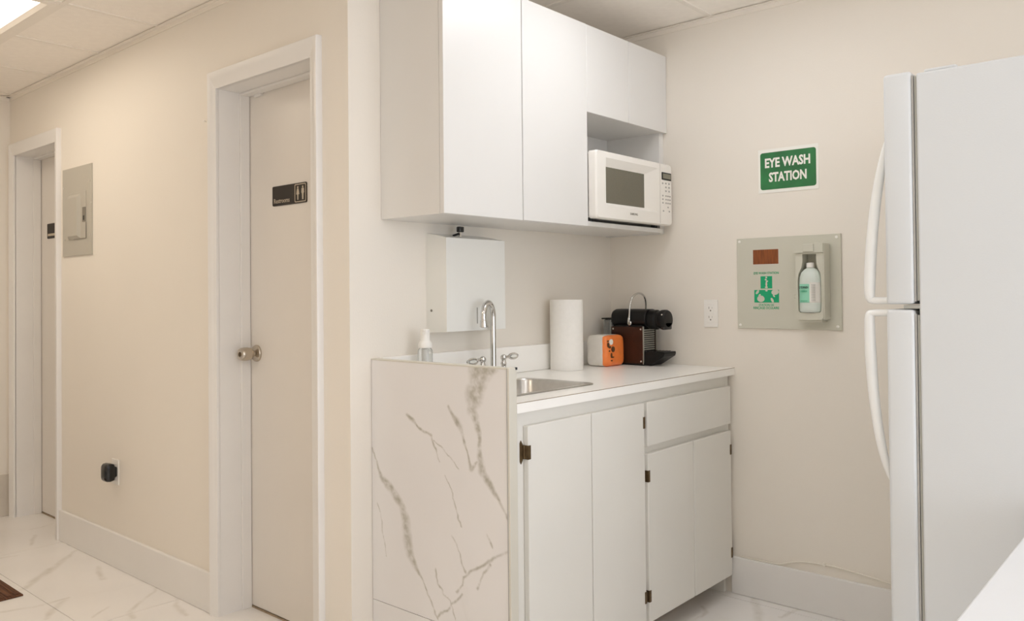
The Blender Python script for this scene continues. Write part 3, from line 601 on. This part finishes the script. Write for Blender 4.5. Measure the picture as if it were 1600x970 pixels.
# ------------------------------------------------------------------ right wall: sign, outlet, eye wash station, cable
sg = thing('eye_wash_sign', 'green and white EYE WASH STATION sign on the beige wall', 'sign', (W, -.836, 1.6135))
obj('backing', B((W-.002, W, -.956, -.7152, 1.6135, 1.7868)), M['swhite'], sg)
f = FX(W-.002)
bm = bmesh.new(); slab(bm, rrect(-.8355, 1.7, .1115, .0735, .010, 6), f, 0, .0006); obj('green_field', bm, M['sgreen'], sg)
text('lettering', 'EYE WASH', M['swhite'], sg, 'X', W-.0026, -.7435, -.9245, 1.7125, 1.7510, .034)
text('lettering', 'STATION', M['swhite'], sg, 'X', W-.0026, -.7590, -.9100, 1.6555, 1.6940, .034)

ou = thing('wall_outlet', 'white duplex outlet on the wall right of the espresso machine', 'outlet', (W, -.5, 1.077))
obj('cover_plate', B((W-.006, W, -.5325, -.4685, 1.0768, 1.1915), b=.003), M['white'], ou)
rc = obj('receptacle', B((W-.0075, W-.003, -.518, -.483, 1.095, 1.173), b=.003), M['white'], ou)
for zc in (1.153, 1.115):
    obj('slot', B((W-.0079, W-.007, -.4945, -.4925, zc, zc+.009)), M['egreyd'], rc); obj('slot', B((W-.0079, W-.007, -.5085, -.507, zc+.001, zc+.008)), M['grey'], rc)
    bm = bmesh.new(); cyl(bm, (W-.007, -.5005, zc-.007), (W-.0079, -.5005, zc-.007), .0032, n=10); obj('slot', bm, M['egreyd'], rc)

st = thing('eye_wash_station', 'grey wall-mounted eye wash station panel with holder and green pictogram', 'eye wash station', (W, -.829, 1.0757))
obj('back_plate', B((W-.009, W, -1.0372, -.6212, 1.0757, 1.4380), b=.002), M['station'], st)
for yy in (-.634, -1.022):
    for zz in (1.089, 1.425):
        bm = bmesh.new(); lathe(bm, [(.0055, 0), (.0055, .002), (.0035, .0032)], (W-.009, yy, zz), (-1, 0, 0), 12); obj('screw', bm, M['swhite'], st, True)
f = FX(W-.009)
bm = bmesh.new(); rim(bm, rrect(-.7437, 1.3607, .0545, .0310, .001, 3), rrect(-.7437, 1.3607, .0525, .0290, .001, 3), f, -.001, .0008); obj('window_edge', bm, M['edge'], st)
wdw = obj('amber_window', B((W-.0096, W-.008, -.7962, -.6912, 1.3317, 1.3897)), M['amber'], st); tag(wdw, 'reddish brown rectangular window')
text('lettering', 'EYE WASH STATION', M['igreen'], st, 'X', W-.0091, -.6935, -.7960, 1.2915, 1.3010, .01)
text('lettering', 'STATION DE', M['igreen'], st, 'X', W-.0091, -.7130, -.7755, 1.1655, 1.1745, .01)
text('lettering', 'RINÇAGE OCULAIRE', M['igreen'], st, 'X', W-.0091, -.6905, -.7965, 1.1510, 1.1635, .01)
g1 = obj('pictogram_block', B((W-.0096, W-.008, -.7695, -.7215, 1.2350, 1.2840)), M['igreen'], st)
g2 = obj('pictogram_block', B((W-.0096, W-.008, -.7965, -.6945, 1.1795, 1.2295)), M['igreen'], st)
def shape(name, pts, m, par, plane, t=.0004):
    bm = bmesh.new(); slab(bm, pts, plane, -.0005, t); return obj(name, bm, m, par)
f2 = FX(W-.0096)
for a, b, ra, rb, ro in ((-.7455, 1.279, .004, .0035, 0), (-.7435, 1.270, .0045, .0035, .5), (-.748, 1.263, .0055, .003, -.4), (-.7455, 1.252, .0038, .009, 0), (-.7455, 1.240, .006, .004, 0)):
    blob('pictogram_mark', a, b, ra, rb, M['station'], g1, .0004, f2, 12, ro)
for a, b, ra, rb, ro in ((-.722, 1.1945, .0155, .013, .1), (-.708, 1.221, .010, .005, -.9), (-.781, 1.2205, .0155, .011, -.15), (-.769, 1.189, .010, .005, 1.1), (-.7455, 1.2265, .005, .003, 0), (-.717, 1.2085, .006, .0035, -.8), (-.776, 1.2055, .006, .003, .9)):
    blob('pictogram_mark', a, b, ra, rb, M['station'], g2, .0004, f2, 14, ro)
# bottle holder
HXF = .066; HY0, HY1 = -.886, -.992
def hpt(k_in):                              # opening outline, wide below and pinched at the neck
    R_ = [(-.978, 1.143), (-.940, 1.141), (-.902, 1.143), (-.8965, 1.150), (-.8955, 1.20), (-.8955, 1.268), (-.899, 1.290), (-.910, 1.312), (-.9145, 1.335), (-.9145, 1.362), (-.940, 1.362), (-.9665, 1.362), (-.9665, 1.335), (-.971, 1.312), (-.981, 1.290), (-.9845, 1.268), (-.9845, 1.20), (-.9835, 1.150)]
    return R_
inn = hpt(0); cyo, czo = -.94, 1.25
O_ = [(-.985, 1.116), (-.940, 1.115), (-.895, 1.116), (-.8875, 1.124), (-.8865, 1.20), (-.8865, 1.268), (-.8865, 1.290), (-.8865, 1.312), (-.8865, 1.335), (-.8865, 1.366), (-.940, 1.368), (-.9925, 1.366), (-.9925, 1.335), (-.9925, 1.312), (-.9925, 1.290), (-.9925, 1.268), (-.9925, 1.20), (-.9915, 1.124)]
f = FX(W-.009)
bm = bmesh.new(); loft(bm, [[f(a, b, 0) for a, b in O_], [f(a, b, .054) for a, b in O_], [f((a-cyo)*.985+cyo, b, .060) for a, b in O_], [f(a, b, .060) for a, b in inn], [f(a, b, .004) for a, b in inn]], cap0=False, cap1=True)
ho = obj('bottle_holder', bm, M['station'], st, True)
obj('holder_side', B((W-.0685, W-.009, -.9965, -.9915, 1.116, 1.402), b=.002), M['station'], ho)
bm = bmesh.new(); slab(bm, [(-.8845, 1.368), (-.9945, 1.367), (-.9945, 1.401), (-.972, 1.402), (-.964, 1.405), (-.918, 1.406), (-.912, 1.402), (-.8845, 1.403)], f, 0, .068)
box(bm, W-.0825, W-.075, -.962, -.920, 1.370, 1.400, .003); obj('holder_cap', bm, M['station'], ho)
obj('holder_foot', B((W-.058, W-.009, -.984, -.894, 1.106, 1.117), b=.002), M['station'], ho)
obj('pull_tab', B((W-.040, W-.009, -.8865, -.868, 1.196, 1.211), b=.003), M['station'], ho)
eb = thing('eye_wash_bottle', 'translucent eye wash bottle with mint and white label in the grey holder', 'bottle', (W-.052, -.9385, 1.143))
bm = bmesh.new(); prof = [(.036, 0), (.0415, .004), (.0425, .012), (.0425, .115), (.041, .132), (.036, .148), (.026, .160), (.016, .166), (.0125, .168), (.0125, .174)]
bcx, bcy, bz = W-.052, -.9385, 1.1435
lathe(bm, prof, (bcx, bcy, bz), n=36, sx=.66, sy=1.0, udir=(1, 0, 0)); bo = obj('bottle_body', bm, M['bottle'], eb, True)
bm = bmesh.new(); lathe(bm, [(.0145, 0), (.0148, .003), (.0142, .016), (.012, .0185)], (bcx, bcy, bz+.168), n=20); obj('cap', bm, M['white'], eb, True)
def wraplabel(name, a0, a1, z0, z1, m, off=.0006):
    bm = bmesh.new(); o = []
    for k in range(13):
        y = a0+(a1-a0)*k/12; s = max(-1, min(1, (y-bcy)/.0425)); x = bcx-.66*.0425*math.sqrt(max(0, 1-s*s))-off; o.append((x, y))
    for A_, B_ in zip(o[:-1], o[1:]): bm.faces.new([bm.verts.new(q) for q in ((A_[0], A_[1], z0), (B_[0], B_[1], z0), (B_[0], B_[1], z1), (A_[0], A_[1], z1))])
    bmesh.ops.remove_doubles(bm, verts=bm.verts, dist=1e-6); lo = obj(name, bm, m, eb, True); return lo
lm = wraplabel('mint_label', -.9015, -.944, 1.180, 1.250, M['mint']); wraplabel('white_label', -.944, -.979, 1.180, 1.256, M['labelw'])
text('label_lettering', 'EYEWASH', M['black'], eb, 'X', bcx-.66*.0425-.0012, -.906, -.940, 1.233, 1.2415, .02)
for k, zz in enumerate((1.224, 1.220, 1.186)): obj('label_line', B((bcx-.0291, bcx-.0265, -.936, -.910, zz, zz+.0015)), M['igreen'], lm)
for k in range(11): obj('label_line', B((bcx-.0276, bcx-.0262, -.966, -.950+(.004 if k % 3 == 0 else 0), 1.187+k*.006, 1.1885+k*.006)), M['grey'], lm)

cb = thing('cable', 'thin white cable running along the top of the right baseboard', 'cable', (W, -.97, .15))
bm = bmesh.new(); tube(bm, spline([(W-.008, -.62, .1535), (W-.008, -.72, .1535), (W-.006, -.776, .1545), (W-.0045, -.86, .180), (W-.0045, -.955, .1885), (W-.0045, -1.03, .187), (W-.005, -1.165, .174), (W-.006, -1.30, .156), (W-.008, -1.45, .1535), (W-.008, -1.9, .1535)], 6), .0032, 8); cw = obj('cord', bm, M['cable'], cb, True)
obj('cable_clip', B((W-.009, W, -.962, -.952, .182, .196), b=.002), M['cable'], cb)

# ------------------------------------------------------------------ left wall things
pb = thing('breaker_panel', 'grey metal breaker panel recessed in the corridor wall', 'electrical panel', (0, 2.14, 1.431))
obj('cover', B((-.006, 0, 1.9640, 2.3160, 1.4310, 1.8690), b=.001), M['egrey'], pb)
pd = obj('panel_door', B((-.0085, -.006, 2.0240, 2.2570, 1.5130, 1.7430), b=.0008, seg=1), M['egrey'], pb)
bm = bmesh.new(); f = FX(-.0085)
loft(bm, [[f(a, b, t) for a, b in rrect(2.160, 1.622, hw, hh, .004, 4)] for hw, hh, t in ((.072, .110, 0), (.060, .094, .014), (.060, .094, .014))]); obj('raised_field', bm, M['egrey'], pd)
obj('door_edge', B((-.0095, -.0080, 2.0225, 2.0245, 1.5120, 1.59)), M['egreyd'], pd); obj('door_edge', B((-.0095, -.0080, 2.0225, 2.17, 1.5115, 1.5135)), M['egreyd'], pd)
la = obj('latch', B((-.012, -.0085, 2.0250, 2.0600, 1.5920, 1.6640), b=.002), M['egreyd'], pd)
obj('latch_slot', B((-.0125, -.0115, 2.034, 2.050, 1.600, 1.622)), M['black'], la)
for yy, zz in ((2.297, 1.775), (1.985, 1.787), (2.290, 1.515), (1.981, 1.525), (1.966, 1.68)):
    bm = bmesh.new(); cyl(bm, (-.006, yy, zz), (-.0078, yy, zz), .005, n=10); obj('screw', bm, M['steel'], pb)

rs = thing('restroom_sign', 'dark Restrooms sign with man and woman pictogram on the door', 'sign', (.13, .523, 1.567))
f = FX(.13)
bm = bmesh.new(); slab(bm, rrect(.5225, 1.604, .1105, .0375, .006, 5), f, 0, .004); obj('plate', bm, M['sblack'], rs)
text('lettering', 'Restrooms', M['stext'], rs, 'X', .1261, .622, .519, 1.576, 1.594, .008)
fs_ = FX(.126)
bm = bmesh.new(); rim(bm, rrect(.4500, 1.604, .0355, .0335, .005, 5), rrect(.4500, 1.604, .0325, .0305, .004, 5), fs_, -.0002, .0006); obj('pictogram_frame', bm, M['stext'], rs)
for yc, kind_ in ((.4655, 'w'), (.4345, 'm')):
    blob('pictogram_head', yc, 1.6255, .0042, .0042, M['stext'], rs, .0006, fs_)
    if kind_ == 'w': P_ = [(-.0045, 1.6205), (.0045, 1.6205), (.0075, 1.609), (.0095, 1.599), (.0035, 1.599), (.003, 1.579), (-.003, 1.579), (-.0035, 1.599), (-.0095, 1.599), (-.0075, 1.609)]
    else: P_ = [(-.007, 1.6205), (.007, 1.6205), (.0085, 1.604), (.0055, 1.602), (.0045, 1.596), (.004, 1.579), (-.004, 1.579), (-.0045, 1.596), (-.0055, 1.602), (-.0085, 1.604)]
    shape('pictogram_body', [(yc+a, b) for a, b in P_], M['stext'], rs, fs_, .0006)
s2 = thing('door_sign', 'small dark sign on the far corridor door, half hidden by casing', 'sign', (.13, 2.785, 1.558))
bm = bmesh.new(); slab(bm, rrect(2.785, 1.6, .110, .0415, .006, 5), f, 0, .004); obj('plate', bm, M['sblack'], s2)
obj('print_band', B((.1255, .1262, 2.70, 2.885, 1.572, 1.585)), M['stext'], s2)

pl = thing('corridor_outlet', 'white outlet plate low on the corridor wall holding a black plug', 'outlet', (0, 1.716, .37))
obj('cover_plate', B((-.006, 0, 1.681, 1.752, .3715, .4870), b=.003), M['white'], pl)
obj('receptacle', B((-.0075, -.003, 1.699, 1.734, .390, .468), b=.003), M['white'], pl)
pg = thing('black_plug', 'rounded black plug-in adapter in the low corridor outlet', 'plug', (-.03, 1.712, .39))
bm = bmesh.new(); loft(bm, [[FX(-.0075)(a, b, t) for a, b in rrect(1.714, .4325, hw, hh, r, 6)] for hw, hh, r, t in ((.022, .022, .006, 0), (.024, .026, .008, .008), (.030, .037, .010, .014), (.032, .041, .012, .030), (.031, .039, .014, .044), (.026, .033, .014, .051), (.016, .022, .012, .054))])
obj('plug_body', bm, M['blacks'], pg, True)
bm = bmesh.new(); cyl(bm, (0, .898, 1.912), (-.012, .895, 1.914), .0025, .003, 8); tag(obj('wall_nail', bm, M['white'], None, loc=(0, .898, 1.912)), 'tiny painted nail in the wall left of the restroom door', 'nail')

dm = thing('door_mat', 'dark brown striped door mat at the lower left edge of the floor', 'mat', (-.72, 2.05, 0))
obj('mat_base', B((-1.05, -.411, 1.634, 2.50, .0, .007), b=.002), M['mat_'], dm)
for k in range(21): obj('rib', B((-1.038+k*.030, -1.018+k*.030, 1.648, 2.486, .0065, .0095), b=.001, seg=1), M['mat_'], dm)

# ------------------------------------------------------------------ refrigerator
fr = thing('refrigerator', 'white top-freezer refrigerator with curved handles on the right', 'refrigerator', (1.02, -1.85, 0))
fx0, fx1 = .62, 1.385; FB = -1.5275
obj('cabinet', B((fx0, fx1, -2.20, FB, .03, 1.7795), b=.005), M['fridge'], fr)
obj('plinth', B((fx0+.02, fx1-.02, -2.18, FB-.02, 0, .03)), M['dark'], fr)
def fdoor(name, z0, z1):
    return obj(name, B((fx0-.002, fx1, -1.5165, -1.4470, z0, z1), b=.010, seg=3), M['fridge'], fr, True)
d1 = fdoor('freezer_door', 1.1875, 1.7880); d2 = fdoor('fridge_door', .085, 1.1745)
obj('gasket', B((fx0+.004, fx1-.004, FB, -1.5225, 1.197, 1.772)), M['gasket'], d1); obj('gasket_lip', B((fx0+.002, fx1-.002, -1.5205, -1.5165, 1.195, 1.775)), M['grey'], d1)
obj('gasket', B((fx0+.004, fx1-.004, FB, -1.5225, .10, 1.160)), M['gasket'], d2); obj('gasket_lip', B((fx0+.002, fx1-.002, -1.5205, -1.5165, .098, 1.163)), M['grey'], d2)
obj('middle_hinge', B((fx0+.002, fx0+.05, -1.530, -1.490, 1.1765, 1.1855)), M['gasket'], fr)
obj('grille', B((fx0+.01, fx1-.01, -1.52, -1.50, .01, .08), b=.003), M['gasket'], fr)
bm = bmesh.new(); box(bm, fx0+.006, fx0+.075, -1.620, -1.545, 1.7785, 1.7875, .004); obj('hinge_cover', bm, M['fridge'], fr)
hx = fx0+.034
def fhandle(par, pts, rr):
    bm = bmesh.new(); p = spline([(hx, a, b) for a, b in pts], 7); n = len(p)
    r = [np.interp(i/(n-1), np.linspace(0, 1, len(rr)), rr) for i in range(n)]
    tube(bm, p, [float(q) for q in r], 12, flat=1.15, up=(0, 1, 0)) if False else tube(bm, p, [float(q) for q in r], 12)
    obj('handle', bm, M['handle'], par, True)
fhandle(d1, [(-1.4500, 1.630), (-1.4400, 1.590), (-1.4250, 1.520), (-1.4110, 1.430), (-1.4010, 1.330), (-1.3960, 1.240), (-1.3965, 1.2065), (-1.404, 1.1980), (-1.43, 1.1970), (-1.45, 1.1970)], [.006, .010, .012, .0135, .0145, .0145, .0125, .0095, .0095, .0095])
fhandle(d2, [(-1.4500, 1.1640), (-1.43, 1.1640), (-1.402, 1.1630), (-1.3950, 1.1550), (-1.3945, 1.120), (-1.3965, 1.040), (-1.4040, .930), (-1.4170, .830), (-1.4330, .760), (-1.4500, .715)], [.0095, .0095, .0095, .0125, .0140, .0145, .0135, .012, .010, .006])

# ------------------------------------------------------------------ white table in the near right corner
tb_ = thing('white_table', 'smooth white table top at the lower right corner', 'table', (.08, -2.13, 0))
obj('tabletop', B((-.45, .60, -2.46, -1.812, .712, .740), b=.003), M['table'], tb_)
obj('apron', B((-.40, .55, -2.41, -2.39, .64, .712), (-.40, .55, -1.88, -1.86, .64, .712), (-.40, -.38, -2.39, -1.88, .64, .712), (.53, .55, -2.39, -1.88, .64, .712)), M['table'], tb_)
for lx in (-.40, .51):
    for ly in (-2.41, -1.90): obj('leg', B((lx, lx+.04, ly, ly+.04, 0, .64), b=.004), M['table'], tb_)
